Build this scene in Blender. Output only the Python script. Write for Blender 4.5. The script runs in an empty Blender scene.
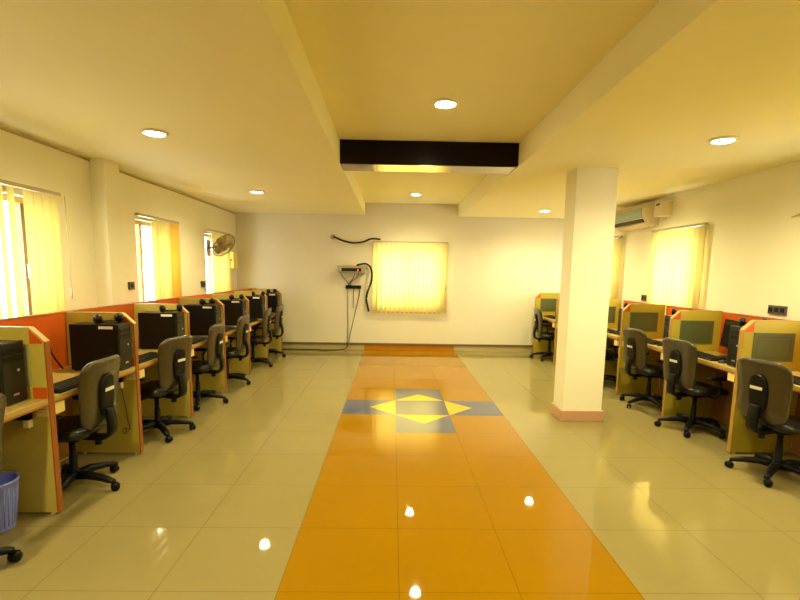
import bpy, bmesh, math, random
from mathutils import Vector, Matrix
random.seed(7)
sc = bpy.context.scene
col = sc.collection
PI = math.pi
R = math.radians

# ---------------------------------------------------------------- materials
def mat(name, color, rough=0.5, metal=0.0, spec=0.5, coat=0.0, noise=0.0, nscale=8.0, bump=0.0, bscale=200.0,
        emit=None, estr=0.0, trans=0.0, alpha=1.0):
    m = bpy.data.materials.new(name); m.use_nodes = True
    nt = m.node_tree; b = nt.nodes['Principled BSDF']
    b.inputs['Base Color'].default_value = (*color, 1)
    b.inputs['Roughness'].default_value = rough
    b.inputs['Metallic'].default_value = metal
    b.inputs['Specular IOR Level'].default_value = spec
    b.inputs['Coat Weight'].default_value = coat
    b.inputs['Coat Roughness'].default_value = 0.12
    if noise > 0:
        tc = nt.nodes.new('ShaderNodeTexCoord'); n = nt.nodes.new('ShaderNodeTexNoise')
        n.inputs['Scale'].default_value = nscale; n.inputs['Detail'].default_value = 4
        mx = nt.nodes.new('ShaderNodeMix'); mx.data_type = 'RGBA'
        mx.inputs[6].default_value = (*[c * (1 - noise) for c in color], 1)
        mx.inputs[7].default_value = (*[min(1, c * (1 + noise)) for c in color], 1)
        nt.links.new(tc.outputs['Object'], n.inputs['Vector'])
        nt.links.new(n.outputs['Fac'], mx.inputs[0]); nt.links.new(mx.outputs[2], b.inputs['Base Color'])
    if bump > 0:
        tc = nt.nodes.new('ShaderNodeTexCoord'); n = nt.nodes.new('ShaderNodeTexNoise')
        n.inputs['Scale'].default_value = bscale
        bp = nt.nodes.new('ShaderNodeBump'); bp.inputs['Strength'].default_value = bump
        bp.inputs['Distance'].default_value = 0.01
        nt.links.new(tc.outputs['Object'], n.inputs['Vector'])
        nt.links.new(n.outputs['Fac'], bp.inputs['Height']); nt.links.new(bp.outputs['Normal'], b.inputs['Normal'])
    if emit:
        b.inputs['Emission Color'].default_value = (*emit, 1); b.inputs['Emission Strength'].default_value = estr
    return m

def tile_mat(name, color, vary=0.05):
    """glossy 0.605 x 0.600 m tiles with thin joints, laid on the room's grid"""
    m = bpy.data.materials.new(name); m.use_nodes = True
    nt = m.node_tree; b = nt.nodes['Principled BSDF']; L = nt.links
    tc = nt.nodes.new('ShaderNodeTexCoord'); sep = nt.nodes.new('ShaderNodeSeparateXYZ')
    L.new(tc.outputs['Object'], sep.inputs[0])
    def joint(out, off, size, w):
        a = nt.nodes.new('ShaderNodeMath'); a.operation = 'ADD'; a.inputs[1].default_value = off + 50 * size
        L.new(out, a.inputs[0])
        d = nt.nodes.new('ShaderNodeMath'); d.operation = 'DIVIDE'; d.inputs[1].default_value = size; L.new(a.outputs[0], d.inputs[0])
        f = nt.nodes.new('ShaderNodeMath'); f.operation = 'FRACT'; L.new(d.outputs[0], f.inputs[0])
        s = nt.nodes.new('ShaderNodeMath'); s.operation = 'SUBTRACT'; s.inputs[1].default_value = 0.5; L.new(f.outputs[0], s.inputs[0])
        ab = nt.nodes.new('ShaderNodeMath'); ab.operation = 'ABSOLUTE'; L.new(s.outputs[0], ab.inputs[0])
        g = nt.nodes.new('ShaderNodeMath'); g.operation = 'GREATER_THAN'; g.inputs[1].default_value = 0.5 - w / size; L.new(ab.outputs[0], g.inputs[0])
        return g.outputs[0]
    jx = joint(sep.outputs[0], 0.55, 0.605, 0.0016); jy = joint(sep.outputs[1], -4.63, 0.602, 0.0016)
    mxx = nt.nodes.new('ShaderNodeMath'); mxx.operation = 'MAXIMUM'; L.new(jx, mxx.inputs[0]); L.new(jy, mxx.inputs[1])
    n = nt.nodes.new('ShaderNodeTexNoise'); n.inputs['Scale'].default_value = 2.3; n.inputs['Detail'].default_value = 5
    L.new(tc.outputs['Object'], n.inputs['Vector'])
    c1 = nt.nodes.new('ShaderNodeMix'); c1.data_type = 'RGBA'
    c1.inputs[6].default_value = (*[c * (1 - vary) for c in color], 1); c1.inputs[7].default_value = (*[c * (1 + vary) for c in color], 1)
    L.new(n.outputs['Fac'], c1.inputs[0])
    c2 = nt.nodes.new('ShaderNodeMix'); c2.data_type = 'RGBA'; L.new(mxx.outputs[0], c2.inputs[0]); L.new(c1.outputs[2], c2.inputs[6])
    c2.inputs[7].default_value = (*[c * 0.5 for c in color], 1)
    L.new(c2.outputs[2], b.inputs['Base Color'])
    b.inputs['Roughness'].default_value = 0.03; b.inputs['Specular IOR Level'].default_value = 0.17
    return m

def blind_mat(name, color, tr):
    m = bpy.data.materials.new(name); m.use_nodes = True
    nt = m.node_tree; nt.nodes.remove(nt.nodes['Principled BSDF']); out = nt.nodes['Material Output']
    d = nt.nodes.new('ShaderNodeBsdfDiffuse'); t = nt.nodes.new('ShaderNodeBsdfTranslucent'); mx = nt.nodes.new('ShaderNodeMixShader')
    d.inputs[0].default_value = (*color, 1); t.inputs[0].default_value = (*color, 1); mx.inputs[0].default_value = tr
    nt.links.new(d.outputs[0], mx.inputs[1]); nt.links.new(t.outputs[0], mx.inputs[2]); nt.links.new(mx.outputs[0], out.inputs[0])
    return m

def glass_mat(name):
    m = bpy.data.materials.new(name); m.use_nodes = True
    nt = m.node_tree; nt.nodes.remove(nt.nodes['Principled BSDF']); out = nt.nodes['Material Output']
    t = nt.nodes.new('ShaderNodeBsdfTransparent'); g = nt.nodes.new('ShaderNodeBsdfGlossy'); g.inputs['Roughness'].default_value = 0.02
    mx = nt.nodes.new('ShaderNodeMixShader'); mx.inputs[0].default_value = 0.06
    nt.links.new(t.outputs[0], mx.inputs[1]); nt.links.new(g.outputs[0], mx.inputs[2]); nt.links.new(mx.outputs[0], out.inputs[0])
    return m

M = dict(
    wall=mat('cream wall paint', (0.80, 0.77, 0.60), 0.65, noise=0.03, nscale=1.2, bump=0.04, bscale=60),
    wall_dim=mat('dimmed cream wall paint', (0.69, 0.655, 0.53), 0.65, noise=0.04, nscale=1.2, bump=0.04, bscale=60),  # same cream paint, with the far wall's dimmer light put into its colour
    ceil=mat('ceiling paint', (0.82, 0.78, 0.50), 0.7, noise=0.03, nscale=0.9),
    tile=tile_mat('cream floor tile', (0.240, 0.196, 0.078)),
    skirt=mat('cream skirting tile', (0.42, 0.35, 0.17), 0.25), skirt_o=mat('orange skirting tile', (0.42, 0.17, 0.008), 0.25),
    tile_o=tile_mat('orange floor tile', (0.265, 0.130, 0.0004)),
    tile_b=tile_mat('grey blue floor tile', (0.095, 0.10, 0.15)),
    tile_y=tile_mat('yellow floor tile', (0.50, 0.33, 0.012)),
    brown=mat('brown conduit', (0.16, 0.10, 0.05), 0.5),
    pink=mat('terracotta skirting tile', (0.50, 0.28, 0.16), 0.35),
    beam=mat('dark wood laminate', (0.006, 0.002, 0.0015), 0.28, spec=0.15, noise=0.3, nscale=20),
    beam_u=mat('polished dark laminate', (0.20, 0.13, 0.07), 0.10, metal=0.85),
    olive=mat('olive laminate', (0.46, 0.37, 0.065), 0.42, noise=0.06, nscale=14),
    olive_r=mat('yellow olive laminate', (0.40, 0.325, 0.026), 0.42, noise=0.05, nscale=14),
    inset=mat('dark green laminate', (0.085, 0.105, 0.04), 0.30),
    inset_l=mat('olive inset laminate', (0.33, 0.30, 0.11), 0.35),
    shadow_line=mat('tan ceiling shadow line', (0.42, 0.33, 0.15), 0.6),
    groove=mat('dark groove', (0.05, 0.055, 0.03), 0.5),
    orange=mat('orange laminate', (0.52, 0.085, 0.006), 0.38, noise=0.05, nscale=6),
    orange_e=mat('orange red edge band', (0.27, 0.075, 0.008), 0.4),
    top_e=mat('olive tan edge band', (0.42, 0.31, 0.08), 0.4), under=mat('brown under panel', (0.20, 0.085, 0.015), 0.5),
    edge_r=mat('tan edge band', (0.36, 0.21, 0.035), 0.4),
    desk=mat('beige desk laminate', (0.40, 0.29, 0.08), 0.35, noise=0.05, nscale=10),
    red_e=mat('reddish brown trim', (0.36, 0.11, 0.03), 0.45),
    black=mat('black plastic', (0.004, 0.004, 0.004), 0.35, spec=0.22),
    blackm=mat('matt black metal', (0.004, 0.004, 0.004), 0.45, spec=0.22),
    front=mat('dark grey tower front', (0.012, 0.012, 0.009), 0.3, spec=0.3),
    silver=mat('silver', (0.6, 0.6, 0.58), 0.3, metal=0.8),
    screen=mat('black screen', (0.006, 0.006, 0.008), 0.12),
    keys=mat('black keys', (0.012, 0.012, 0.010), 0.5, spec=0.3),
    wrap=mat('black chair shell tinted with plastic wrap reflections', (0.032, 0.024, 0.009), 0.32, coat=0.6, bump=0.5, bscale=14),  # brown grey tint puts the wrap's reflections into the black shell's base colour
    seatm=mat('black seat fabric under clear plastic', (0.008, 0.007, 0.005), 0.4, spec=0.3, coat=0.25, bump=0.2, bscale=14),
    white=mat('white paper', (0.75, 0.74, 0.68), 0.6),
    ltext=mat('grey print', (0.30, 0.28, 0.25), 0.7),
    yellow=mat('yellow sticker', (0.72, 0.58, 0.20), 0.6),
    ybox=mat('bright yellow plastic', (0.90, 0.70, 0.10), 0.4),
    cream_p=mat('cream plastic', (0.70, 0.62, 0.38), 0.35),
    ac=mat('cream white appliance plastic', (0.66, 0.56, 0.34), 0.35),
    ac_b=mat('pale blue grille', (0.30, 0.40, 0.38), 0.3),
    ac_d=mat('dark air slot', (0.03, 0.03, 0.02), 0.6),
    bin=mat('lavender blue plastic', (0.22, 0.27, 0.85), 0.38),
    bin_in=mat('dark blue plastic', (0.07, 0.08, 0.2), 0.5),
    fan=mat('brass grey fan wire', (0.30, 0.22, 0.09), 0.3, metal=0.5),
    fanb=mat('amber fan blade', (0.38, 0.27, 0.10), 0.3),
    rail=mat('aluminium blind rail', (0.45, 0.38, 0.24), 0.4, metal=0.4),
    frame=mat('amber window frame', (0.50, 0.33, 0.10), 0.4),
    fdark=mat('brown window stile', (0.20, 0.13, 0.05), 0.4),
    blind=blind_mat('pale yellow blind fabric', (0.90, 0.83, 0.44), 0.5),
    blind_o=blind_mat('amber blind fabric', (0.88, 0.62, 0.14), 0.45),
    weight=mat('blind weight', (0.55, 0.45, 0.22), 0.5),
    glass=glass_mat('window glass'),
    sock=mat('dark grey socket plate', (0.06, 0.06, 0.05), 0.35),
    grey=mat('grey steel case', (0.36, 0.33, 0.27), 0.4, metal=0.3),
    led=mat('red led', (0.5, 0.02, 0.02), 0.4, emit=(1, 0.05, 0.04), estr=6.0),
    disp=mat('dark display', (0.02, 0.02, 0.015), 0.2),
    lamp=mat('lamp glow', (1, 1, 1), 0.5, emit=(1.0, 0.90, 0.62), estr=60.0),
    ring=mat('white lamp ring', (0.8, 0.78, 0.7), 0.4),
    pinkc=mat('pink cable', (0.35, 0.10, 0.10), 0.5),
)

# ---------------------------------------------------------------- geometry helpers
def link(o, parent=None):
    col.objects.link(o)
    if parent is not None: o.parent = parent
    return o
def tag(o, label=None, cat=None, group=None, kind=None):
    if label: o['label'] = label
    if cat: o['category'] = cat
    if group: o['group'] = group
    if kind: o['kind'] = kind
    return o
def empty(name, loc=(0, 0, 0), rz=0.0, label=None, cat=None, group=None):
    o = bpy.data.objects.new(name, None); o.empty_display_size = 0.1
    link(o); o.location = loc; o.rotation_euler = (0, 0, rz)
    return tag(o, label, cat, group)

class MB:
    def __init__(s): s.bm = bmesh.new(); s.mi = 0; s.mats = []
    def m(s, mt):
        if mt not in s.mats: s.mats.append(mt)
        s.mi = s.mats.index(mt); return s
    def face(s, vs, smooth=False):
        try: f = s.bm.faces.new(vs)
        except ValueError: return None
        f.material_index = s.mi; f.smooth = smooth; return f
    def poly(s, pts):
        return s.face([s.bm.verts.new(p) for p in pts])
    def box(s, x0, x1, y0, y1, z0, z1):
        v = [s.bm.verts.new(p) for p in ((x0, y0, z0), (x1, y0, z0), (x1, y1, z0), (x0, y1, z0), (x0, y0, z1), (x1, y0, z1), (x1, y1, z1), (x0, y1, z1))]
        for q in ((3, 2, 1, 0), (4, 5, 6, 7), (0, 1, 5, 4), (1, 2, 6, 5), (2, 3, 7, 6), (3, 0, 4, 7)): s.face([v[i] for i in q])
        return s
    def prism(s, pts, axis, a, b):
        """pts 2-D outline extruded along axis between a and b"""
        def P(p, t):
            if axis == 'x': return (t, p[0], p[1])
            if axis == 'y': return (p[0], t, p[1])
            return (p[0], p[1], t)
        A = [s.bm.verts.new(P(p, a)) for p in pts]; B = [s.bm.verts.new(P(p, b)) for p in pts]
        s.face(A[::-1]); s.face(B); n = len(pts)
        for i in range(n): s.face([A[i], A[(i + 1) % n], B[(i + 1) % n], B[i]])
        return s
    def tube(s, pts, r, n=8, cap=True, rs=None):
        pts = [Vector(p) for p in pts]; rings = []; up = Vector((0, 0, 1))
        for i, p in enumerate(pts):
            if i == 0: t = pts[1] - p
            elif i == len(pts) - 1: t = p - pts[i - 1]
            else: t = (pts[i + 1] - p).normalized() + (p - pts[i - 1]).normalized()
            if t.length < 1e-9: t = Vector((0, 0, 1))
            t.normalize()
            a = t.cross(up)
            if a.length < 0.05: a = t.cross(Vector((1, 0, 0)))
            a.normalize(); b = t.cross(a)
            rr = rs[i] if rs else r
            rings.append([s.bm.verts.new(p + a * math.cos(2 * PI * k / n) * rr + b * math.sin(2 * PI * k / n) * rr) for k in range(n)])
        for i in range(len(rings) - 1):
            for k in range(n): s.face([rings[i][k], rings[i][(k + 1) % n], rings[i + 1][(k + 1) % n], rings[i + 1][k]], True)
        if cap: s.face(rings[0][::-1]); s.face(rings[-1])
        return s
    def lathe(s, prof, c=(0, 0, 0), n=24, axis='z', closed=False):
        """prof list of (radius, height)"""
        rings = []
        for r, h in prof:
            ring = []
            for k in range(n):
                a = 2 * PI * k / n; x, y = r * math.cos(a), r * math.sin(a)
                p = {'z': (x, y, h), 'x': (h, x, y), 'y': (x, h, y)}[axis]
                ring.append(s.bm.verts.new((p[0] + c[0], p[1] + c[1], p[2] + c[2])))
            rings.append(ring)
        for i in range(len(rings) - 1):
            for k in range(n): s.face([rings[i][k], rings[i][(k + 1) % n], rings[i + 1][(k + 1) % n], rings[i + 1][k]], True)
        if prof[0][0] > 1e-4: s.face(rings[0][::-1])
        if prof[-1][0] > 1e-4: s.face(rings[-1])
        return s
    def xf(s, mtx):
        bmesh.ops.transform(s.bm, matrix=mtx, verts=s.bm.verts); return s
    def build(s, name, mt, parent=None, bevel=0.0, loc=None, rot=None, smooth_angle=None, subd=0):
        if not s.mats: s.mats = [mt]
        bmesh.ops.recalc_face_normals(s.bm, faces=s.bm.faces)
        me = bpy.data.meshes.new(name); s.bm.to_mesh(me); s.bm.free()
        for q in s.mats: me.materials.append(q)
        o = bpy.data.objects.new(name, me); link(o, parent)
        if loc is not None: o.location = loc
        if rot is not None: o.rotation_euler = rot
        if bevel > 0:
            md = o.modifiers.new('soft edges', 'BEVEL'); md.width = bevel; md.segments = 2; md.limit_method = 'ANGLE'; md.angle_limit = R(40)
        if subd:
            md = o.modifiers.new('smooth', 'SUBSURF'); md.levels = subd; md.render_levels = subd
        return o

def struct(o): o['kind'] = 'structure'; return o
def part(name, mt, parent, fn, bevel=0.0, **k):
    b = MB(); fn(b); return b.build(name, mt, parent, bevel, **k)
def boxpart(name, mt, parent, c, bevel=0.0, **k):
    return MB().box(*c).build(name, mt, parent, bevel, **k)
def copy_tree(o, parent=None):
    c = o.copy(); col.objects.link(c); c.parent = parent
    for ch in list(o.children): copy_tree(ch, c)
    return c
def smooth_path(pts, n=6):
    """Catmull-Rom through the points"""
    P = [Vector(p) for p in pts]; P = [P[0]] + P + [P[-1]]; out = []
    for i in range(1, len(P) - 2):
        for k in range(n):
            t = k / n; a, b, c, d = P[i - 1], P[i], P[i + 1], P[i + 2]
            out.append(0.5 * ((2 * b) + (c - a) * t + (2 * a - 5 * b + 4 * c - d) * t * t + (3 * b - a - 3 * c + d) * t ** 3))
    out.append(P[-2]); return out

# ---------------------------------------------------------------- the room
XL, XR, YB, YF = -3.08, 3.78, 9.70, -2.6
ZL, ZH = 2.67, 2.90
SX0, SX1 = -0.55, 1.27      # orange strip and raised ceiling channel
t1, t2 = 0.055, 0.66        # medallion columns
Y0, Y1, Y2, Y3 = 4.63, 5.232, 5.834, 6.436

b = MB()
def q(mt, x0, x1, y0, y1): b.m(mt).poly([(x0, y0, 0), (x1, y0, 0), (x1, y1, 0), (x0, y1, 0)])
T, O, B_, Yl = M['tile'], M['tile_o'], M['tile_b'], M['tile_y']
q(T, XL - .2, SX0, YF, YB); q(T, SX1, XR + .2, YF, YB)
q(O, SX0, SX1, YF, Y0); q(O, SX0, SX1, Y3, YB)
q(O, SX0, t1, Y0, Y1); q(O, t2, SX1, Y0, Y1); q(O, SX0, t1, Y2, Y3); q(O, t2, SX1, Y2, Y3)
q(B_, t1, t2, Y1, Y2)
cx, cy = (t1 + t2) / 2, (Y1 + Y2) / 2; h = 0.30
def P3(*p): b.poly([(x, y, 0) for x, y in p])
b.m(Yl); tipL, tipR, tipT, tipB = (t1 - h, cy), (t2 + h, cy), (cx, Y2 + h), (cx, Y1 - h)
P3(tipL, (t1, Y1), (t1, Y2)); P3(tipR, (t2, Y2), (t2, Y1)); P3(tipT, (t1, Y2), (t2, Y2)); P3(tipB, (t2, Y1), (t1, Y1))
b.m(B_)
P3((SX0, Y1), (t1, Y1), tipL, (SX0, cy)); P3((SX0, cy), tipL, (t1, Y2), (SX0, Y2))
P3((t2, Y1), (SX1, Y1), (SX1, cy), tipR); P3(tipR, (SX1, cy), (SX1, Y2), (t2, Y2))
P3((t1, Y2), tipT, (cx, Y3), (t1, Y3)); P3(tipT, (t2, Y2), (t2, Y3), (cx, Y3))
P3((t1, Y0), (cx, Y0), tipB, (t1, Y1)); P3((cx, Y0), (t2, Y0), (t2, Y1), tipB)
fl = struct(b.build('floor', T)); fl['label'] = 'glossy cream tiled floor with an orange strip and a grey and yellow star medallion'
for p in fl.data.polygons:
    if p.normal.z < 0: p.flip()

def wall(name, mt, axis, pos, thick, a0, a1, z0, z1, holes):
    """wall slab along x or y at pos (thickness outward by thick) with rectangular openings"""
    b = MB()
    def bx(p0, p1, q0, q1):
        lo, hi = sorted((pos, pos + thick))
        if p1 - p0 < 1e-4 or q1 - q0 < 1e-4: return
        if axis == 'y': b.box(lo, hi, p0, p1, q0, q1)
        else: b.box(p0, p1, lo, hi, q0, q1)
    c = a0
    for (h0, h1, g0, g1) in sorted(holes):
        bx(c, h0, z0, z1); bx(h0, h1, z0, g0); bx(h0, h1, g1, z1); c = h1
    bx(c, a1, z0, z1)
    return struct(b.build(name, mt))
LW = [(3.24, 4.50, 0.92, 2.16), (5.94, 6.84, 0.92, 2.16), (8.10, 8.98, 0.92, 2.16)]
RW = [(2.30, 3.60, 0.92, 2.16), (6.00, 6.88, 0.92, 2.16), (8.20, 9.12, 0.92, 2.16)]
BW = [(-0.30, 0.99, 0.84, 2.11)]
wall('wall_left', M['wall'], 'y', XL, -0.2, YF, YB + .2, 0, 3.0, LW)
wall('wall_right', M['wall'], 'y', XR, 0.2, YF, YB + .2, 0, 3.0, RW)
wall('wall_back', M['wall_dim'], 'x', YB, 0.2, XL - .2, XR + .2, 0, 3.0, BW)
wall('wall_front', M['wall'], 'x', YF, -0.2, XL - .2, XR + .2, 0, 3.0, [])

b = MB()
b.box(XL - .2, SX0, YF, YB + .2, ZL, ZL + .35); b.box(SX1, XR + .2, YF, YB + .2, ZL, ZL + .35)
b.box(SX0, SX1, YF, YB + .2, ZH, ZH + .12)
struct(b.build('ceiling', M['ceil']))
struct(boxpart('trim_shadow_gap', M['shadow_line'], None, (XL, XL + .012, YF, YB, ZL - .030, ZL - .012)))  # thin tan strip drawn in as the shadow gap below the left ceiling edge
b = MB(); b.m(M['skirt']).box(XL, SX0, YB - .012, YB, 0, .10); b.box(SX1, XR, YB - .012, YB, 0, .10)
b.m(M['skirt_o']).box(SX0, SX1, YB - .012, YB, 0, .10)
struct(b.build('baseboard_back', M['skirt']))
struct(boxpart('trim_2', M['brown'], None, (XL, XR, YB - .03, YB, .10, .138), 0.004))
# pillar buried in the left wall, free column on the right
struct(boxpart('wall_pillar', M['wall'], None, (XL, -2.93, 5.11, 5.38, 0, ZL)))
CX0, CX1, CY0, CY1 = 1.87, 2.30, 5.08, 5.38
c = struct(boxpart('column', M['wall'], None, (CX0, CX1, CY0, CY1, 0, ZL), 0.006))
c['label'] = 'square cream free-standing column with a terracotta skirting'
boxpart('skirting', M['pink'], c, (CX0 - .02, CX1 + .02, CY0 - .02, CY1 + .02, 0, .115), 0.004)

# ---------------------------------------------------------------- windows and blinds
def window(n, axis, pos, out, a0, a1, z0, z1, stile_dark=False, m=None):
    """frame set in the opening; out = +1/-1 direction to the outside"""
    o = pos + out * 0.10
    def B(bb, p0, p1, q0, q1, d0=-0.025, d1=0.025):
        if axis == 'y': bb.box(o + d0, o + d1, p0, p1, q0, q1)
        else: bb.box(p0, p1, o + d0, o + d1, q0, q1)
    b = MB(); f = 0.05
    B(b, a0, a0 + f, z0, z1); B(b, a1 - f, a1, z0, z1); B(b, a0 + f, a1 - f, z0, z0 + f); B(b, a0 + f, a1 - f, z1 - f, z1)
    w = struct(b.build('window_%d' % n, M['frame']))
    m = m or (a0 + a1) / 2
    b = MB(); B(b, m - .03, m + .03, z0 + f, z1 - f); b.build('mullion', M['fdark'] if stile_dark else M['frame'], w)
    b = MB(); B(b, a0 + f, m - .03, z0 + f, z1 - f, -.003, .003); b.build('pane', M['glass'], w)
    b = MB(); B(b, m + .03, a1 - f, z0 + f, z1 - f, -.003, .003); b.build('pane', M['glass'], w)
    b = MB(); hz = (z0 + z1) / 2; B(b, m - .012, m + .012, hz - .06, hz + .06, -.045 if out > 0 else .025, -.025 if out > 0 else .045)
    b.build('handle', M['silver'], w)
    return w
for i, (a0, a1, z0, z1) in enumerate(LW): window(i + 1, 'y', XL, -1, a0, a1, z0, z1, i == 0, (4.27, 6.20, None)[i])
window(4, 'x', YB, 1, *BW[0])
for i, (a0, a1, z0, z1) in enumerate(RW): window(i + 5, 'y', XR, 1, a0, a1, z0, z1)

def blind(axis, pos, inn, a0, a1, ztop, zbot, slats, label, mt, cord=None, bottom=False):
    """vertical blind: rail, fabric slats [(centre, turn in degrees, material)], cord; inn = +1/-1 direction into the room"""
    c0 = pos + inn * 0.075
    loc = (c0, (a0 + a1) / 2, ztop) if axis == 'y' else ((a0 + a1) / 2, c0, ztop)
    t = empty('vertical_blind', loc, 0, label, 'window blind', 'vertical blinds at the windows')
    def L(a, d, z):
        return (d * inn, a - loc[1], z - ztop) if axis == 'y' else (a - loc[0], d * inn, z - ztop)
    def bx(bb, p0, p1, d0, d1, q0, q1):
        A, C_ = L(p0, d0, q0), L(p1, d1, q1); xs, ys, zs = zip(A, C_)
        bb.box(min(xs), max(xs), min(ys), max(ys), min(zs), max(zs))
    b = MB(); bx(b, a0, a1, -.025, .025, ztop - .03, ztop); bx(b, a0 + .1, a0 + .13, -.075, -.025, ztop - .02, ztop - .005); bx(b, a1 - .13, a1 - .1, -.075, -.025, ztop - .02, ztop - .005)
    b.build('rail', M['rail'], t)
    byk = {}
    for (s, ang, mm) in slats: byk.setdefault(mm or mt, []).append((s, ang))
    for mm, ss in byk.items():
        b = MB()
        for s, ang in ss:
            hw = 0.05; ca, sa = math.cos(R(ang)) * hw, math.sin(R(ang)) * hw
            n = 4; rows = []
            for z in (zbot, ztop - .035):
                row = []
                for k in range(n + 1):
                    u = -1 + 2 * k / n; bow = 0.006 * (1 - u * u)
                    row.append(b.bm.verts.new(L(s + ca * u, sa * u + bow, z)))
                rows.append(row)
            for k in range(n): b.face([rows[0][k], rows[0][k + 1], rows[1][k + 1], rows[1][k]], True)
        o = b.build('slats', mm, t)
        md = o.modifiers.new('cloth thickness', 'SOLIDIFY'); md.thickness = 0.0012
    if bottom:
        b = MB()
        for (s, ang, mm) in slats: bx(b, s - .04, s + .04, -.004, .012, zbot - .008, zbot + .03)
        b.build('slat_weights', M['weight'], t)
    if cord is not None:
        b = MB(); b.tube([L(cord, .03, ztop - .02), L(cord, .035, ztop - .5), L(cord, .03, ztop - .85)], .003, 6)
        b.tube([L(cord, .03, ztop - .85), L(cord, .03, ztop - .95)], .009, 8); b.build('pull_cord', M['rail'], t)
    return t
rnd = random.Random(3)
S = lambda a, b_, n, ang=18, m=None: [(a + (b_ - a) * i / (n - 1), ang + rnd.uniform(-4, 4), m) for i in range(n)]
am = M['blind_o']
blind('y', XL, 1, 3.12, 4.50, 2.235, 0.90,
      S(3.20, 3.95, 8, -14) + S(4.14, 4.43, 4, 12),
      'wide pale yellow vertical blind with a dark gap, on the left wall nearest the camera', M['blind'], cord=4.54)
blind('y', XL, 1, 5.84, 6.92, 2.22, 0.90,
      S(6.26, 6.58, 5, 26) + S(6.63, 6.86, 4, 34, am),
      'half-open vertical blind with amber slats bunched to one side, baring a bright window pane', M['blind'])
blind('y', XL, 1, 8.02, 9.06, 2.22, 0.90,
      S(8.28, 9.00, 8, 22),
      'vertical blind behind the wall fan on the left wall', M['blind'])
blind('x', YB, -1, -0.40, 1.09, 2.17, 0.76,
      S(-0.345, 1.035, 16, 14),
      'closed pale yellow vertical blind in the middle of the far wall', M['blind'], cord=1.06, bottom=True)
blind('y', XR, -1, 5.78, 6.97, 2.22, 0.90,
      S(5.84, 6.91, 12, 14),
      'glowing closed vertical blind on the right wall between the column and the photo edge', M['blind'])
blind('y', XR, -1, 7.92, 9.22, 2.22, 0.90,
      S(7.98, 9.16, 13, 14),
      'vertical blind on the right wall partly hidden behind the column, below the air conditioner', M['blind'])
blind('y', XR, -1, 2.20, 3.70, 2.22, 0.90, S(2.26, 3.64, 16, 14),
      'vertical blind on the right wall outside the frame, glimpsed only in floor reflections', M['blind'])

# ---------------------------------------------------------------- partitions, boards and desks
PH = 1.215
def partition(name_label, loc, side, depth, right=False, group=None):
    """side +1: the aisle end points to +x (left row); -1: right row. loc = aisle end of the far face, on the floor"""
    t = empty('desk_partition', loc, 0, name_label, 'partition', group)
    s = side; th = 0.045; pm = M['olive_r'] if right else M['olive']; em = M['edge_r'] if right else M['orange_e']
    X = lambda u: -s * u            # u = distance from the aisle end towards the wall
    def pr(mt, nm, pts, y0, y1, bev=0.0):
        b = MB(); b.prism([(X(u), z) for u, z in pts], 'y', y0, y1); return b.build(nm, mt, t, bev)
    pr(pm, 'panel', [(.008, .022), (.008, 1.125), (.095, PH - .006), (depth, PH - .006), (depth, .022)], -th, 0)
    # edge banding along front, chamfer and top
    b = MB()
    b.prism([(X(0), .02), (X(0), 1.128), (X(.008), 1.125), (X(.008), .02)], 'y', -th, 0)
    b.build('edge_band', em, t); b = MB()
    b.prism([(X(0), 1.128), (X(.092), PH), (X(.095), PH - .006), (X(.008), 1.125)], 'y', -th, 0)
    b.prism([(X(.092), PH), (X(depth), PH), (X(depth), PH - .006), (X(.095), PH - .006)], 'y', -th, 0)
    b.build('top_band', em if right else M['top_e'], t)
    pr(M['orange'], 'corner_piece', [(.014, 1.115), (.014, 1.128), (.09, 1.202), (.09, 1.115)], -th - .004, -th)
    if not right: pr(M['orange'], 'lower_block', [(.010, .735), (.010, .84), (.095, .84), (.095, .735)], -th - .003, -th)
    u0, u1 = (.095, depth - (.09 if right else .07))
    i = pr(M['inset'] if right else M['inset_l'], 'inset_board', [(u0, .855), (u0, 1.108), (u1, 1.108), (u1, .855)], -th - .008, -th, 0.002)
    b = MB(); g = .035; w = .005
    for (a0, a1, z0, z1) in ((u0 + g, u1 - g, 1.108 - g - w, 1.108 - g), (u0 + g, u1 - g, .855 + g, .855 + g + w), (u0 + g, u0 + g + w, .855 + g, 1.108 - g), (u1 - g - w, u1 - g, .855 + g, 1.108 - g)):
        xa, xb = sorted((X(a0), X(a1))); b.box(xa, xb, -th - .0095, -th - .008, z0, z1)
    b.build('groove', M['groove'], i)
    for u in (.05, depth - .06):
        b = MB(); b.lathe([(.014, 0), (.014, .012), (.008, .022)], (X(u), -th / 2, 0), 12); b.build('foot_glide', M['cream_p'], t)
    # paper sticker near the aisle end, below desk height
    xa, xb = sorted((X(.012), X(.085)))
    st = boxpart('sticker', M['yellow'], t, (xa, xb, -th - .002, -th, .655, .727)); st['label'] = 'yellow paper sticker with two lines of print'
    b = MB(); xa, xb = sorted((X(.022), X(.077)))
    b.box(xa, xb, -th - .0026, -th - .002, .680, .684); b.box(xa, xb, -th - .0026, -th - .002, .698, .702); b.build('print', M['ltext'], st)
    if not right or True:
        xa, xb = sorted((X(.11), X(.25)))
        so = boxpart('socket_box', M['black'], t, (xa, xb, -th - .04, -th, .640, .678), .004)
        xa, xb = sorted((X(.11), X(.15)))
        boxpart('plug', M['cream_p'], so, (xa, xb, -th - .038, -th - .002, .590, .640), .004)
    return t
def side_label(n, side):
    return None
LP = [3.0, 4.025, 5.075, 6.14, 7.2, 8.26, 9.32]
RP = [(3.10, 3.09), (4.17, 3.06), (5.23, 3.05), (6.27, 3.01), (7.33, 2.94), (8.36, 2.86), (9.42, 2.80)]
ordn = ['nearest the camera', 'second from the camera', 'third from the camera', 'fourth from the camera', 'fifth from the camera', 'sixth from the camera', 'farthest from the camera']
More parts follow.
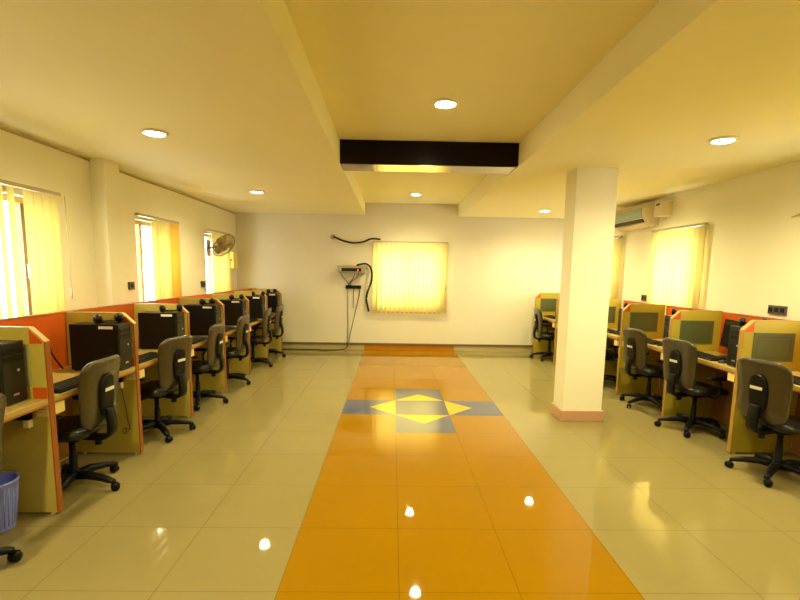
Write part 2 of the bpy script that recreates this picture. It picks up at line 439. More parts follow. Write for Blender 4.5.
for i, y in enumerate(LP):
    partition('olive desk partition with orange edge in the left row, ' + ordn[i], (-2.12, y, 0), 1, .55, False, 'partitions of the left desk row')
def xr(y):
    for (ya, xa), (yb, xb) in zip(RP, RP[1:]):
        if y <= yb: return xa + (xb - xa) * (y - ya) / (yb - ya)
    return RP[-1][1]
rlab = {4.17: 'yellow-olive partition with large green inset, right row, nearest the camera',
        5.23: 'yellow-olive partition with green inset behind the second right-hand chair from the camera',
        6.27: 'yellow-olive partition with green inset just right of the column',
        7.33: 'yellow-olive partition of the right row seen right beside the column edge',
        8.36: 'partition whose reddish end shows just left of the column',
        9.42: 'yellow-olive partition with pale inset against the far wall, left of the column',}
for y, x in RP[1:]:
    partition(rlab[y], (x, y, 0), -1, .55, True, 'partitions of the right desk row')

def board(label, x, ya, yb, s, top):
    """orange board behind the desks; s=-1 left row"""
    t = empty('back_board', (x, ya, 0), 0, label, 'partition')
    Ln = yb - ya
    boxpart('lower_panel', M['under'], t, (min(0, s * .028), max(0, s * .028), 0, Ln, .02, .735))
    boxpart('board_panel', M['orange'], t, (min(0, s * .03), max(0, s * .03), 0, Ln, .735, top - .008))
    boxpart('top_band', M['red_e'], t, (min(s * -.004, s * .034), max(s * -.004, s * .034), 0, Ln, top - .008, top + .006), .002)
    return t
board('long orange board backing the left desk row under the windows', -2.672, 1.5, 9.60, -1, PH)
rbl = ['behind the right-row desk cut by the photo edge', 'behind the tilted black screen', 'behind the desk just right of the column', 'behind the right-row desk half hidden by the column', 'behind the right-row desk hidden by the column', 'in the last bay of the right row']
for k in range(6):
    ya, yb = RP[k][0] + .002, RP[k + 1][0] - .047
    board('orange back board ' + rbl[k], xr((ya + yb) / 2) + .535, ya, yb, 1, 1.20)['group'] = 'back boards of the right row'

def desk(label, xe, ya, yb, s, group, right):
    """xe: aisle edge x at mid length; s=+1 left row; spans ya..yb"""
    t = empty('desk', (xe, ya, 0), 0, label, 'desk', group)
    Ln = yb - ya; D = .50 if right else .545
    def sx(u0, u1): return tuple(sorted((-s * u0, -s * u1)))
    a, c_ = sx(.006, D - .005); boxpart('worktop', M['desk'], t, (a, c_, .002, Ln - .002, .735, .77))
    a, c_ = sx(0, .006); boxpart('edge_strip', M['desk'], t, (a, c_, .002, Ln - .002, .740, .77), .002)
    a, c_ = sx(0, .012); boxpart('lower_trim', M['red_e'], t, (a, c_, .002, Ln - .002, .728, .740))
    a, c_ = sx(.002, .03)
    tg = boxpart('tag_plate', M['yellow'], t, (a, c_, .012, .10, .652, .722), .002); tg['label'] = 'yellow plate under the desk edge'
    return t
lb = [('left-row desk with blue bin under it, cut by the photo edge', 1.95, 2.955), ('left-row desk carrying a keyboard, nearest the camera after the blue bin', 3.0, 3.98),
      ('left-row desk in the second bay beyond the blue bin', 4.025, 5.03), ('left-row desk in the third bay beyond the blue bin', 5.075, 6.095),
      ('left-row desk in the fourth bay beyond the blue bin', 6.14, 7.155), ('left-row desk in the fifth bay beyond the blue bin', 7.2, 8.215), ('left-row desk in the last bay before the far wall', 8.26, 9.275)]
for l, ya, yb in lb: desk(l, -2.125, ya, yb, 1, 'desks of the left row', False)
rb = [('right-row desk cut by the photo right edge', 3.10, 4.125), ('right-row desk with tilted black screen and tower', 4.17, 5.185), ('right-row desk just right of the column, beside the green inset', 5.23, 6.225),
      ('right-row desk half hidden behind the column', 6.27, 7.285), ('right-row desk hidden behind the column', 7.33, 8.315), ('last right-row desk by the far wall', 8.36, 9.375)]
for l, ya, yb in rb: desk(l, xr((ya + yb) / 2) + .008, ya, yb, -1, 'desks of the right row', True)

# ---------------------------------------------------------------- computers
def make_tower():
    t = empty('computer_tower', (0, 0, 0))
    # local: front faces +x, body runs to -x, width along y
    case = boxpart('case', M['black'], t, (-.385, -.02, -.09, .09, .008, .37), .004)
    fr = boxpart('front_panel', M['front'], t, (-.02, 0, -.09, .09, .005, .372), .008)
    b = MB(); b.box(0, .003, -.075, .075, .30, .335); b.box(0, .003, -.075, .075, .255, .29); b.build('drive_bay', M['black'], fr)
    b = MB(); b.lathe([(.009, 0), (.009, .004)], (0, .03, .20), 12, 'x'); b.build('power_button', M['silver'], fr)
    b = MB(); b.box(0, .003, -.02, .02, .052, .064); b.build('port_cover', M['silver'], fr)
    s_ = boxpart('label_sticker', M['white'], case, (-.155, -.045, -.0915, -.09, .335, .357)); s_['label'] = 'small white printed label'
    for x in (-.36, -.06):
        for y in (-.06, .06): boxpart('rubber_foot', M['black'], t, (x - .015, x + .015, y - .012, y + .012, 0, .008))
    return t
def make_headset():
    t = empty('headset', (0, 0, 0))
    arc = [(.085 * math.cos(a), .075 * math.sin(a), .012) for a in [PI * k / 12 for k in range(13)]]
    b = MB(); b.tube(arc, .007, 8); b.build('headband', M['black'], t)
    for sx_ in (-1, 1):
        b = MB(); b.lathe([(.012, -.022), (.034, -.018), (.04, 0), (.034, .018), (.012, .022)], (sx_ * .085, -.005, .04), 16, 'x'); b.build('ear_cup', M['black'], t)
    b = MB(); b.tube(smooth_path([(-.085, -.01, .02), (-.04, -.06, .01), (.01, -.055, .02)]), .003, 6); b.build('microphone', M['black'], t)
    return t
def make_keyboard():
    t = empty('keyboard', (0, 0, 0))     # long side along y, front towards +x
    b = MB(); b.prism([(-.075, 0), (.075, 0), (.075, .012), (-.075, .028)], 'y', -.22, .22); b.build('case', M['black'], t, .003)
    b = MB()
    for r in range(5):
        x = -.062 + r * .026; z = .0273 - r * .0027
        for k in range(15):
            y = -.205 + k * .0275; b.box(x, x + .021, y, y + .0235, z - .002, z + .006)
    b.build('keys', M['keys'], t)
    return t
def make_mouse():
    t = empty('computer_mouse', (0, 0, 0))
    b = MB(); b.lathe([(.030, 0), (.032, .008), (.026, .02), (.012, .029), (0, .031)], (0, 0, 0), 16); b.xf(Matrix.Diagonal((1.6, 1, 1, 1)))
    b.build('shell', M['front'], t)
    b = MB(); b.tube(smooth_path([(-.045, 0, .01), (-.10, .03, .006), (-.15, -.02, .006), (-.22, .01, .006)]), .0025, 6); b.build('cord', M['black'], t)
    return t
tw, hs, kb, ms = make_tower(), make_headset(), make_keyboard(), make_mouse()
used = set()
def place(proto, loc, rz, label, cat, group):
    o = proto if proto.name not in used else copy_tree(proto)
    used.add(proto.name); o.location = loc; o.rotation_euler = (0, 0, rz); tag(o, label, cat, group); return o
lbay = ['beside the blue bin', 'in the first full bay of the left row', 'in the second full bay of the left row', 'in the third full bay of the left row',
        'in the fourth full bay of the left row', 'in the fifth full bay of the left row', 'in the last left-row bay by the far wall']
DZ = .7705
for i, y in enumerate(LP):
    yc = y - .045 - .12
    place(tw, ((-2.225, -2.128, -2.14)[min(i, 2)], yc, DZ), 0, 'black computer tower on the desk ' + lbay[i], 'computer', 'black towers on the left row')
    if i: place(hs, (-2.27 + .02 * (i % 3), yc - .01, DZ + .372), R([10, 62, 48, 70, 55, 40, 60][i]), 'black headset on top of the tower ' + lbay[i], 'headset', 'headsets on the left towers')
    place(kb, (-2.208, y - .045 - .71 + (.03 if i % 2 else 0), DZ), R(2 - i % 3 * 2), 'black keyboard ' + lbay[i], 'keyboard', 'keyboards on the left row')
place(ms, (-2.22, 2.62, DZ), R(15), 'dark mouse on the desk beside the blue bin', 'mouse', 'computer mice')
rbay = {4.17: 'under the tilted screen at right', 5.23: 'in the bay just right of the column', 6.27: 'in the bay half hidden by the column', 8.36: 'in the last right-row bay by the far wall'}
for y, x in ((4.17, 3.06), (5.23, 3.05), (6.27, 3.01), (8.36, 2.86)):
    place(tw, (x + .055, y + .115, DZ), PI, 'black computer tower ' + rbay[y].replace('under', 'beside'), 'computer', 'black towers on the right row')
    place(hs, (x + .20, y + .115, DZ + .372), R(160), 'black headset on the tower ' + rbay[y].replace('under', 'beside'), 'headset', 'headsets on the right towers')
    place(kb, (x + .12, y + .62, DZ), PI, 'black keyboard on the right-row desk ' + rbay[y], 'keyboard', 'keyboards on the right row')
    place(ms, (x + .11, y + .31, DZ), PI - .3, 'dark mouse on the right-row desk ' + rbay[y], 'mouse', 'computer mice')
place(kb, (3.20, 3.78, DZ), PI, 'black keyboard cut by the right edge of the photo', 'keyboard', 'keyboards on the right row')

# tilted flat screen in the second right-hand bay
t = empty('monitor', (3.40, 4.74, DZ), R(0), 'black flat screen monitor leaning between tower and board in the right row', 'monitor')
def slab(b): b.box(-.018, .018, -.19, .19, .10, .385)
o = part('screen_case', M['blackm'], t, slab, .006, rot=(0, R(6), R(-8)))
s2 = boxpart('screen', M['screen'], o, (-.0195, -.018, -.172, .172, .118, .368))
boxpart('stand_neck', M['black'], t, (0.0, .03, -.03, .03, .01, .2), .004)
boxpart('stand_foot', M['black'], t, (-.08, .08, -.10, .10, 0, .012), .004)

# cords hanging below the sockets
def cord(label, pts, r, mt, name='hanging_cord', cat='cable', group=None):
    o0 = Vector(pts[0]); b = MB(); b.tube([p - o0 for p in smooth_path(pts)], r, 6)
    o = b.build(name, mt, None, loc=o0); tag(o, label, cat, group); return o
for i, y in ((1, 4.025),):
    yy = y - .045 - .03
    cord('thin black cord with a loop hanging from the socket of the second left partition',
         [(-2.23, yy, .592), (-2.232, yy + .01, .52), (-2.215, yy + .005, .44), (-2.20, yy, .33), (-2.185, yy, .25), (-2.20, yy + .005, .235), (-2.225, yy, .25), (-2.245, yy, .23), (-2.235, yy, .20), (-2.215, yy, .21), (-2.22, yy, .24)], .003, M['black'])
cord('thin black wires tangled behind the first full left-row keyboard',
     [(-2.60, 3.80, .78), (-2.63, 3.74, .90), (-2.64, 3.72, 1.0), (-2.63, 3.70, .92), (-2.60, 3.60, .80), (-2.55, 3.40, .78), (-2.50, 3.15, .78)], .006, M['black'], 'desk_wire')
cord('pinkish cable curling over the desk beside the blue bin', [(-2.20, 2.45, .79), (-2.16, 2.55, .83), (-2.15, 2.63, .84), (-2.20, 2.72, .80)], .006, M['pinkc'], 'desk_wire')

# ---------------------------------------------------------------- chairs
def pad(b, hw, hh, thick, fx, nu=12, nv=14, p=5.0, taper=0.0):
    """closed rounded pad; fx(u,v)->(x,y,z) centre surface and normal handled by offset along x"""
    def ring(side):
        g = []
        for j in range(nv + 1):
            v = -1 + 2 * j / nv; v_ = max(-.995, min(.995, v))
            w = hw * (1 - abs(v_) ** p) ** (1 / p) * (1 + taper * v)
            row = []
            for i in range(nu + 1):
                u = -1 + 2 * i / nu
                edge = max(abs(u), abs(v)); th = thick * (1 - .55 * max(0, (edge - .75) / .25) ** 2)
                row.append(b.bm.verts.new(fx(u * w, v * hh, side * th / 2)))
            g.append(row)
        return g
    A, Bk = ring(1), ring(-1)
    for g, fl_ in ((A, False), (Bk, True)):
        for j in range(nv):
            for i in range(nu):
                q_ = [g[j][i], g[j][i + 1], g[j + 1][i + 1], g[j + 1][i]]; b.face(q_ if not fl_ else q_[::-1], True)
    def rim(g): return [g[0][i] for i in range(nu + 1)] + [g[j][nu] for j in range(1, nv + 1)] + [g[nv][i] for i in range(nu - 1, -1, -1)] + [g[j][0] for j in range(nv - 1, 0, -1)]
    ra, rb_ = rim(A), rim(Bk); n = len(ra)
    for i in range(n): b.face([ra[i], rb_[i], rb_[(i + 1) % n], ra[(i + 1) % n]], True)
def back_fx(y, z, d):
    zz = z / .25
    x = .235 + .028 * zz * zz * (1 if zz > 0 else .2) + .018 * zz - .30 * y * y * 1.2     # sides wrap towards the sitter
    return (x + d, y, .715 + z)
def seat_fx(y, x, d):
    dz = -.02 * max(0, -x / .23) ** 2 - .12 * y * y * -1
    return (x - .02, y, .445 + dz + d)
def make_chair():
    t = empty('office_chair', (0, 0, 0))
    b = MB(); pad(b, .222, .245, .055, back_fx, taper=.07, p=7.0); bk = b.build('backrest', M['wrap'], t, subd=1)
    # spine bracket: oval plate on the back, J-shaped arm down to the seat
    b = MB()
    pts = []
    for k in range(24):
        a = 2 * PI * k / 24; pts.append((.080 * math.copysign(abs(math.cos(a)) ** .7, math.cos(a)), .155 * math.copysign(abs(math.sin(a)) ** .8, math.sin(a))))
    A = []; C_ = []
    for (y, z) in pts:
        x0 = back_fx(y, z - .02, .027)[0]; A.append(b.bm.verts.new((x0 - .004, y, .695 + z))); C_.append(b.bm.verts.new((back_fx(0, z - .02, .027)[0] + .020, y * .86, .695 + z * .92)))
    b.face(A[::-1]); b.face(C_)
    for k in range(24): b.face([A[k], A[(k + 1) % 24], C_[(k + 1) % 24], C_[k]], True)
    sp = b.build('spine_plate', M['blackm'], t)
    xa_, xb_ = back_fx(0, .010, .027)[0] + .0265, back_fx(0, .010, .027)[0] + .0288
    b = MB(); b.prism([(xa_, .725), (xa_ + .004, .725), (xb_ + .004, .749), (xb_, .749)], 'y', -.050, .050); lab = b.build('back_label', M['white'], sp)
    lab['label'] = 'small white label'
    b = MB()
    path = smooth_path([(.275, 0, .60), (.292, 0, .50), (.285, 0, .42), (.235, 0, .385), (.14, 0, .385), (.03, 0, .392)], 5)
    prev = None
    for i, p in enumerate(path):
        tdir = (path[min(i + 1, len(path) - 1)] - path[max(i - 1, 0)]).normalized(); nrm = Vector((-tdir.z, 0, tdir.x)) * .014
        w = .042
        r_ = [b.bm.verts.new(p + nrm + Vector((0, -w, 0))), b.bm.verts.new(p + nrm + Vector((0, w, 0))), b.bm.verts.new(p - nrm + Vector((0, w, 0))), b.bm.verts.new(p - nrm + Vector((0, -w, 0)))]
        if prev:
            for k in range(4): b.face([prev[k], prev[(k + 1) % 4], r_[(k + 1) % 4], r_[k]], k in (0, 2))
        else: b.face(r_)
        prev = r_
    b.face(prev); b.build('back_bracket', M['blackm'], t)
    b = MB(); pad(b, .235, .225, .075, seat_fx, taper=0); b.build('seat', M['seatm'], t, subd=1)
    for sg in (-1, 1):
        b = MB(); b.tube(smooth_path([(-.02, sg * .12, .398), (-.02, sg * .22, .395), (-.02, sg * .262, .43), (-.03, sg * .268, .53), (.0, sg * .268, .598)]), .014, 8)
        ar = b.build('armrest', M['blackm'], t)
        b = MB(); b.prism([(-.14, .592), (-.12, .584), (.10, .590), (.12, .598), (.115, .612), (-.12, .616), (-.14, .608)], 'y', sg * .268 - .026, sg * .268 + .026)
        b.build('arm_pad', M['blackm'], ar, .005)
    b = MB(); b.box(-.11, .09, -.08, .08, .365, .405); b.build('mechanism', M['blackm'], t, .006)
    b = MB(); b.tube([(-.02, -.07, .38), (-.02, -.2, .372)], .006, 8); b.tube([(-.02, -.2, .372), (-.02, -.25, .37)], .011, 8); b.build('lever', M['blackm'], t)
    b = MB(); b.tube([(.19, 0, .375), (.19, 0, .33)], .024, 12); b.build('knob', M['blackm'], t)
    b = MB(); b.lathe([(.033, .075), (.031, .14), (.027, .15), (.026, .25), (.022, .26), (.021, .365)], (0, 0, 0), 16); b.build('gas_column', M['blackm'], t)
    base = MB(); base.lathe([(.03, .065), (.048, .075), (.05, .115), (.036, .13)], (0, 0, 0), 20)
    for k in range(5):
        a = 2 * PI * k / 5; ca, sa = math.cos(a), math.sin(a); prev = None
        for (r_, z, w, hh) in ((.03, .10, .030, .027), (.12, .108, .028, .023), (.22, .094, .025, .019), (.285, .080, .022, .015), (.315, .072, .017, .010)):
            rg = [base.bm.verts.new((r_ * ca - sg * w * sa, r_ * sa + sg * w * ca, z + s3 * hh)) for sg, s3 in ((-1, -1), (1, -1), (1, .5), (.45, 1), (-.45, 1), (-1, .5))]
            if prev:
                for i in range(6): base.face([prev[i], prev[(i + 1) % 6], rg[(i + 1) % 6], rg[i]], True)
            else: base.face(rg)
            prev = rg
        base.face(prev)
    bo = base.build('star_base', M['blackm'], t)
    for k in range(5):
        a = 2 * PI * k / 5; b = MB()
        b.tube([(0, 0, .03), (0, 0, .075)], .008, 8)
        for sgn in (-1, 1): b.lathe([(.010, sgn * .006), (.027, sgn * .006), (.0285, sgn * .012), (.027, sgn * .022), (.012, sgn * .026)], (.012, 0, .0285), 18, 'y')
        hood = [(.012 + .033 * math.cos(q_), .0285 + .033 * math.sin(q_)) for q_ in [R(10) + R(150) * i / 8 for i in range(9)]]
        b.prism(hood + [(.012, .04)], 'y', -.007, .007)
        b.build('castor', M['black'], bo, loc=(.305 * math.cos(a), .305 * math.sin(a), 0), rot=(0, 0, a + R(40 + 70 * k)))
    return t
ch = make_chair()
cl = 'plastic-wrapped black swivel chair, '
C = [(-2.25, 2.25, 0, 42, 'cut by the left edge, beside the blue bin', 0),
     (-2.275, 3.36, 0, -9, 'largest in the left row, in its first full bay', 0),
     (-2.235, 4.53, -14, -50, 'second full chair in the left row', 0),
     (-2.275, 5.60, 0, 2, 'third full chair in the left row', 0),
     (-2.275, 6.61, 0, -12, 'fourth full chair in the left row', 0),
     (-2.27, 7.86, 3, -15, 'fifth in the left row, last but one', 0),
     (-2.275, 8.74, 0, -4, 'last of the left row, by the far wall', 0),
     (3.115, 3.67, 191, 148, 'largest in the right row, nearest the photo right edge', 1),
     (3.13, 4.80, 190, 156, 'second from the right edge of the photo', 1),
     (3.15, 5.72, 186, 202, 'just right of the column', 1),
     (3.07, 6.85, 184, 170, 'mostly hidden behind the column', 1),
     (2.94, 8.85, 178, 156, 'left of the column, by the far wall', 1)]
for i, (x, y, rz, rb2, l, sd) in enumerate(C):
    o = ch if i == 0 else copy_tree(ch)
    o.location = (x, y, 0); o.rotation_euler = (0, 0, R(rz)); tag(o, cl + l, 'chair', 'office chairs along the ' + ('right' if sd else 'left') + ' desk row')
    for k in o.children:
        if k.name.startswith('star_base'): k.rotation_euler = (0, 0, R(rb2 - rz))

# ---------------------------------------------------------------- ceiling lamps
def make_lamp():
    t = empty('downlight', (0, 0, 0))
    b = MB(); b.lathe([(.075, 0), (.105, 0), (.105, -.012), (.09, -.02), (.078, -.016), (.075, 0)], (0, 0, 0), 32); b.build('ring', M['ring'], t)
    b = MB(); b.lathe([(.077, -.003), (.077, -.012), (.06, -.022), (.03, -.028), (0, -.030)], (0, 0, 0), 28); b.build('diffuser', M['lamp'], t)
    return t
lp = make_lamp()
LZ = [(-1.93, 4.10, ZL, 'in the lower left ceiling, nearest the camera', 1.5), (-1.915, 7.0, ZL, 'in the lower left ceiling, toward the fan', .45),
      (2.615, 3.97, ZL, 'in the lower right ceiling, nearest the camera', 1.0), (2.61, 8.50, ZL, 'in the lower right ceiling, left of the column top', 1.0),
      (2.61, 6.4, ZL, 'in the lower right ceiling, hidden behind the column', 1.0),
      (0.395, 3.97, ZH, 'in the raised ceiling, before the dark box', 1.0), (0.38, 8.48, ZH, 'in the raised ceiling, beyond the dark box', .5),
      (0.38, 6.22, ZH, 'in the raised ceiling, hidden just behind the dark box', .7),
      (-1.905, 1.1, ZL, 'in the lower left ceiling, above the camera', 1.2), (2.615, 1.1, ZL, 'in the lower right ceiling, above the camera', 1.0), (0.395, 1.1, ZH, 'in the raised ceiling, above the camera', 1.0)]
for i, (x, y, z, l, k) in enumerate(LZ):
    o = lp if i == 0 else copy_tree(lp)
    o.location = (x, y, z); tag(o, 'round glowing downlight ' + l, 'ceiling light', 'downlights in the ceiling')
    L_ = bpy.data.lights.new('downlight_bulb', 'SPOT'); L_.energy = 84 * k; L_.color = (1.0, 0.87, 0.44); L_.spot_size = R(165); L_.spot_blend = 0.9; L_.shadow_soft_size = 0.06
    lo = bpy.data.objects.new('downlight_bulb', L_); link(lo, o); lo.location = (0, 0, -.045)

# dark box across the raised ceiling
t = empty('ceiling_box', (.36, 5.10, ZH), 0, 'dark brown box spanning the raised ceiling channel with a polished underside', 'ceiling box')
hw = (SX1 - SX0) / 2
boxpart('box_body', M['beam'], t, (-hw, hw, 0, .34, -.235, -.001), .003)
boxpart('polished_underside', M['beam_u'], t, (-hw + .01, hw - .02, .004, .335, -.240, -.235))

# ---------------------------------------------------------------- wall things, far wall
yw = YB
t = empty('recorder_box', (-.80, yw - .001, 1.55), 0, 'grey wall-mounted electronic box with dark front and red light, far wall', 'electronic box')
bd = boxpart('case', M['grey'], t, (-.275, .265, -.20, 0, 0, .125), .005)
fp = boxpart('dark_front', M['disp'], t, (-.19, .19, -.206, -.20, .02, .085))
b = MB(); b.lathe([(.012, -.208), (.012, -.206)], (.125, 0, .045), 12, 'y'); b.build('red_light', M['led'], fp)
boxpart('wall_bracket', M['grey'], t, (-.25, .25, -.19, 0, -.012, 0))
t = empty('adapter', (-.84, yw - .10, 1.676), 0, 'small cream adapter with red light lying on the grey electronic box', 'adapter')
boxpart('body', M['cream_p'], t, (-.13, .10, -.05, .05, 0, .055), .008)
b = MB(); b.lathe([(.010, -.052), (.010, -.05)], (.07, 0, .035), 10, 'y'); b.build('red_light', M['led'], t)
t = empty('power_strip', (-.775, yw - .001, 1.23), 0, 'black horizontal power strip under the grey electronic box', 'power strip')
boxpart('body', M['black'], t, (-.155, .155, -.05, 0, 0, .065), .008)
for k in range(4): boxpart('outlet', M['blackm'], t, (-.125 + k * .065, -.085 + k * .065, -.053, -.05, .015, .05))
def W(x, z, d=.02): return (x, yw - d, z)
cord('thick black hose curving down beside the electronic box on the far wall',
     [W(-.71, 1.685, .07), W(-.62, 1.715, .07), W(-.52, 1.72, .07), W(-.44, 1.66, .06), W(-.405, 1.56, .16), W(-.405, 1.44, .16), W(-.43, 1.32, .16), W(-.49, 1.17, .05), W(-.515, 1.03, .05), W(-.49, .90, .05), W(-.465, .78, .05)], .021, M['black'], 'hose', 'hose')
cord('black hose running sideways from a wall hole to the far blind rail',
     [W(-1.17, 2.235, .0), W(-1.13, 2.225, .06), W(-.98, 2.165, .05), W(-.78, 2.125, .05), W(-.58, 2.145, .09), W(-.42, 2.205, .13), W(-.24, 2.195, .13)], .019, M['black'], 'hose', 'hose')
b = MB(); b.lathe([(.05, -.012), (.05, 0)], (0, 0, 0), 20, 'y')
tag(b.build('wall_plate', M['grey'], None, loc=(-1.18, yw, 2.235)), 'small round plate where the upper hose leaves the far wall', 'wall plate')
for l, pts in (('thin wire from the electronic box left corner to the black power strip', [W(-1.03, 1.55, .10), W(-.98, 1.46, .03), W(-.90, 1.36), W(-.85, 1.29, .055)]),
               ('thin wire from the electronic box middle to the black power strip', [W(-.74, 1.55, .10), W(-.78, 1.44, .03), W(-.84, 1.36), W(-.87, 1.29, .055)]),
               ('curved thin wire from the electronic box right half to the power strip', [W(-.66, 1.55, .10), W(-.70, 1.46, .03), W(-.80, 1.38), W(-.84, 1.29, .06)]),
               ('straight thin wire dropping from the power strip to the skirting', [W(-.88, 1.24, .055), W(-.885, 1.0), W(-.885, .7), W(-.885, .3), W(-.895, .15, .04)]),
               ('slanting thin wire from the power strip right end to the skirting', [W(-.64, 1.26, .055), W(-.66, 1.1), W(-.75, .7), W(-.84, .3), W(-.86, .15, .04)]),
               ('short thin wire hanging from the power strip middle', [W(-.77, 1.24, .055), W(-.775, 1.05), W(-.78, .84)])):
    cord(l, pts, .0055, M['black'], 'thin_wire', 'wire', 'wires around the power strip')
cord('black cable lying on the floor along the far wall toward the left desks',
     [(-.895, yw - .035, .16), (-.90, yw - .05, .06), (-.98, yw - .07, .012), (-1.15, yw - .16, .010), (-1.35, yw - .20, .010), (-1.55, yw - .13, .010), (-1.75, yw - .18, .010), (-2.0, yw - .14, .010), (-2.25, yw - .16, .010)], .009, M['black'], 'floor_cable', 'cable')
t = empty('switch_box', (XL, 9.25, 1.745), 0, 'yellow box on the left wall close to the far corner, beside the fan', 'switch box')
boxpart('case', M['ybox'], t, (0, .12, -.12, .12, -.15, .15), .008); boxpart('knob', M['sock'], t, (.07, .10, -.132, -.12, -.02, .02))

# sockets on the side walls
def socket(label, loc, s, w, h_, gang=1):
    t = empty('wall_socket', loc, 0, label, 'socket', 'dark wall sockets')
    boxpart('plate', M['sock'], t, (min(0, s * .02), max(0, s * .02), -w / 2, w / 2, -h_ / 2, h_ / 2), .003)
    for k in range(gang):
        y = -w / 2 + (k + .5) * w / gang
        boxpart('rocker', M['black'], t, (min(s * .02, s * .026), max(s * .02, s * .026), y - .022, y + .022, -h_ * .25, h_ * .25), .002)
socket('dark square socket between the pillar and the half-open left window', (XL, 5.76, 1.37), 1, .12, .09)
socket('dark socket with a hanging wire before the fan', (XL, 7.93, 1.33), 1, .16, .10, 2)
socket('small dark socket beside the right wall blind', (XR, 7.17, 1.25), -1, .16, .09, 2)
socket('wide dark socket plate on the right wall near the photo edge', (XR, 4.66, 1.272), -1, .22, .085, 3)
cord('short wire dropping from the left wall socket before the fan', [(XL + .02, 7.95, 1.28), (XL + .025, 8.0, 1.2), (XL + .02, 8.03, 1.10)], .006, M['black'], 'thin_wire', 'wire')
cord('thin wire end on the upper right wall at the photo edge', [(XR - .01, 4.62, 2.155), (XR - .02, 4.52, 2.175), (XR - .02, 4.40, 2.20), (XR - .01, 4.2, 2.23)], .006, M['frame'], 'thin_wire', 'wire')

# wall fan
t = empty('wall_fan', (XL, 8.20, 1.92), 0, 'metal wall fan with round cage in front of the third left window', 'fan')
boxpart('mount_plate', M['fan'], t, (0, .03, -.06, .06, -.13, .13), .006)
b = MB(); b.tube([(.03, 0, 0), (.10, .0, .01), (.17, .0, .03)], .018, 10); b.build('arm', M['fan'], t)
hd = bpy.data.objects.new('fan_head', None); link(hd, t); hd.location = (.25, .03, .06); hd.rotation_euler = (R(-62), R(0), R(-28))
hd.rotation_euler = Matrix.Rotation(R(0), 3, 'Z').to_euler()
ax = Vector((.75, -.35, -.62)).normalized()          # direction the fan blows
hd.rotation_mode = 'QUATERNION'; hd.rotation_quaternion = ax.to_track_quat('Z', 'Y')
b = MB(); b.lathe([(.0, -.14), (.04, -.135), (.055, -.10), (.055, -.03), (.03, -.01), (.0, -.01)], (0, 0, 0), 20); b.build('motor', M['fan'], hd)
b = MB(); N = 36
for k in range(N):
    a = 2 * PI * k / N
    b.tube([(r_ * math.cos(a), r_ * math.sin(a), z) for r_, z in ((.035, .075), (.12, .072), (.19, .05), (.215, .02), (.19, -.02), (.12, -.035), (.05, -.03))], .0034, 5, False)
for r_, z in ((.215, .02), (.13, .07), (.04, .075)):
    b.tube([(r_ * math.cos(2 * PI * k / 32), r_ * math.sin(2 * PI * k / 32), z) for k in range(33)],   .008 if r_ > .2 else .004, 6, False)
b.lathe([(0, .07), (.036, .07), (.036, .078), (0, .08)], (0, 0, 0), 18)
b.build('cage', M['fan'], hd)
b = MB()
for k in range(3):
    a0 = 2 * PI * k / 3; rows = []
    for i in range(6):
        r_ = .03 + .15 * i / 5; w = R(38) * (0.6 + .4 * math.sin(PI * i / 5)); row = []
        for j in range(5):
            a = a0 + w * (j / 4 - .5) * 1.6; row.append(b.bm.verts.new((r_ * math.cos(a), r_ * math.sin(a), .015 + .03 * (j / 4 - .5))))
        rows.append(row)
    for i in range(5):
        for j in range(4): b.face([rows[i][j], rows[i + 1][j], rows[i + 1][j + 1], rows[i][j + 1]], True)
b.lathe([(0, 0), (.03, 0), (.03, .04), (0, .045)], (0, 0, 0), 16)
o = b.build('blades', M['fanb'], hd); md = o.modifiers.new('blade thickness', 'SOLIDIFY'); md.thickness = .003

# air conditioner and stabiliser
t = empty('air_conditioner', (XR, 7.50, 2.31), 0, 'cream split air conditioner high on the right wall beside the column', 'air conditioner')
pro = [(0, -.01), (0, .30), (-.10, .315), (-.17, .295), (-.205, .24), (-.21, .16), (-.185, .08), (-.13, .02), (-.06, -.02)]
b = MB(); b.prism(pro, 'y', -.54, .50); b.build('body', M['ac'], t, .006)
b = MB(); b.prism([(-.19, .245), (-.212, .235), (-.218, .16), (-.198, .095), (-.188, .10)], 'y', -.44, .48); b.build('front_grille', M['ac_b'], t)
b = MB(); b.prism([(-.192, .085), (-.20, .075), (-.165, .035), (-.155, .045)], 'y', -.44, .48); b.build('air_slot', M['ac_d'], t)
b = MB(); b.prism([(-.145, .028), (-.15, .022), (-.07, -.03), (-.065, -.02)], 'y', -.40, .46); b.build('air_flap', M['ac'], t)
t = empty('voltage_stabiliser', (XR, 6.73, 2.39), 0, 'small cream box with dark slot mounted beside the air conditioner', 'stabiliser box')
boxpart('case', M['ac'], t, (-.16, 0, -.09, .09, 0, .20), .006)
boxpart('display_slot', M['ac_d'], t, (-.1625, -.16, -.045, .045, .145, .172))
b = MB(); b.tube(smooth_path([(-.04, .0, 0), (-.04, .02, -.05), (-.03, .06, -.06), (-.02, .12, -.06)]), .008, 8); b.build('cable', M['cream_p'], t)

# ---------------------------------------------------------------- blue bin
t = empty('waste_bin', (-2.385, 2.79, 0), 0, 'lavender blue plastic waste bin under the left desk at the photo edge', 'bin')
b = MB(); b.lathe([(.0, 0.004), (.095, 0), (.098, .01), (.126, .29), (.133, .295), (.133, .31), (.124, .31), (.121, .295), (.094, .015), (.0, .012)], (0, 0, 0), 40); b.build('shell', M['bin'], t)
b = MB()
for k in range(28):
    a = 2 * PI * k / 28; b.tube([(r_ * math.cos(a), r_ * math.sin(a), z) for r_, z in ((.1005, .03), (.1245, .27))], .003, 5)
b.build('ribs', M['bin'], t)

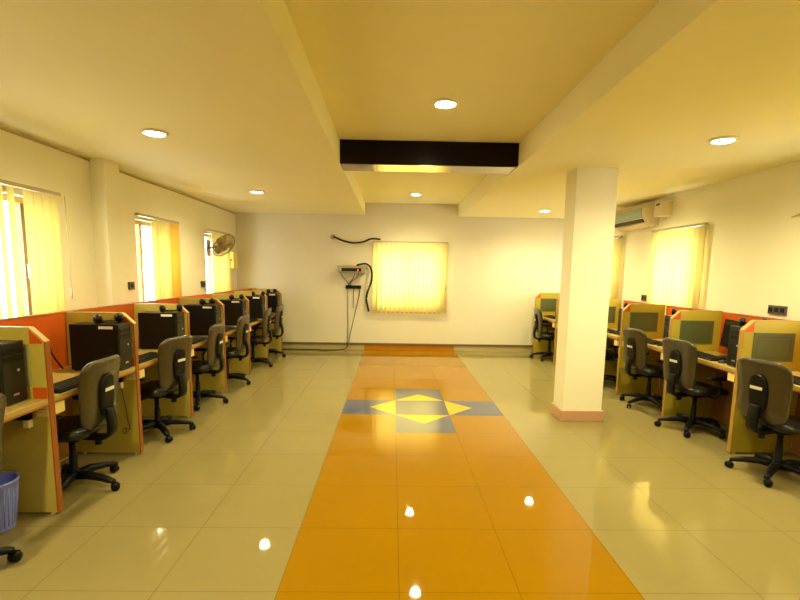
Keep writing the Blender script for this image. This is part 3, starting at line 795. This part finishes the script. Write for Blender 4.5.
# ---------------------------------------------------------------- daylight
w = bpy.data.worlds.new('daylight'); sc.world = w; w.use_nodes = True
wn = w.node_tree.nodes; wl = w.node_tree.links; bg = wn['Background']
bg.inputs[0].default_value = (1.0, 0.98, 0.88, 1)
# overcast sky, brighter toward the sun's side (+x) than the opposite side
tc = wn.new('ShaderNodeTexCoord'); sp_ = wn.new('ShaderNodeSeparateXYZ'); mr = wn.new('ShaderNodeMapRange')
mr.inputs[1].default_value = -1; mr.inputs[2].default_value = 1; mr.inputs[3].default_value = 7; mr.inputs[4].default_value = 42
wl.new(tc.outputs['Generated'], sp_.inputs[0]); wl.new(sp_.outputs[0], mr.inputs[0]); wl.new(mr.outputs[0], bg.inputs[1])
def portal(loc, rot, sx_, sy_):
    L_ = bpy.data.lights.new('window_light', 'AREA'); L_.shape = 'RECTANGLE'; L_.size = sx_; L_.size_y = sy_; L_.cycles.is_portal = True
    o = bpy.data.objects.new('window_portal', L_); link(o); o.location = loc; o.rotation_euler = rot
for a0, a1, z0, z1 in LW: portal((XL - .21, (a0 + a1) / 2, (z0 + z1) / 2), (0, R(-90), 0), z1 - z0, a1 - a0)
for a0, a1, z0, z1 in RW: portal((XR + .21, (a0 + a1) / 2, (z0 + z1) / 2), (0, R(90), 0), z1 - z0, a1 - a0)
for a0, a1, z0, z1 in BW: portal(((a0 + a1) / 2, YB + .21, (z0 + z1) / 2), (R(-90), 0, 0), a1 - a0, z1 - z0)

# ---------------------------------------------------------------- camera
f, px, py = 483.0, 400.0, 335.0
def dv(x, y): return Vector(((x - px) / f, (y - py) / f, 1)).normalized()
Yv = dv(392.5, 271); Dv = dv(343, 3900); Dv = (Dv - Yv * Dv.dot(Yv)).normalized(); Zv = -Dv; Xv = Yv.cross(Zv)
Mx = Matrix((Xv, Yv, Zv))                       # camera (right, down, forward) -> world
right, down, fwd = Mx @ Vector((1, 0, 0)), Mx @ Vector((0, 1, 0)), Mx @ Vector((0, 0, 1))
cd = bpy.data.cameras.new('camera'); cam = bpy.data.objects.new('camera', cd); col.objects.link(cam)
rot = Matrix((right, -down, -fwd)).transposed().to_4x4()
cam.matrix_world = Matrix.Translation((0, 0, 1.59)) @ rot
cd.sensor_width = 36; cd.sensor_fit = 'HORIZONTAL'; cd.lens = f / 800 * 36; cd.shift_y = (py - 300) / 800; cd.shift_x = 0
cd.clip_start = .05
sc.camera = cam

sc.view_settings.view_transform = 'Standard'; sc.view_settings.look = 'None'
sc.view_settings.gamma = 1.0; sc.view_settings.exposure = 0.0
sc.view_settings.use_curve_mapping = False
sc.cycles.max_bounces = 10; sc.cycles.diffuse_bounces = 6; sc.cycles.sample_clamp_indirect = 8; sc.cycles.use_denoising = True
sc.cycles.caustics_reflective = False; sc.cycles.caustics_refractive = False
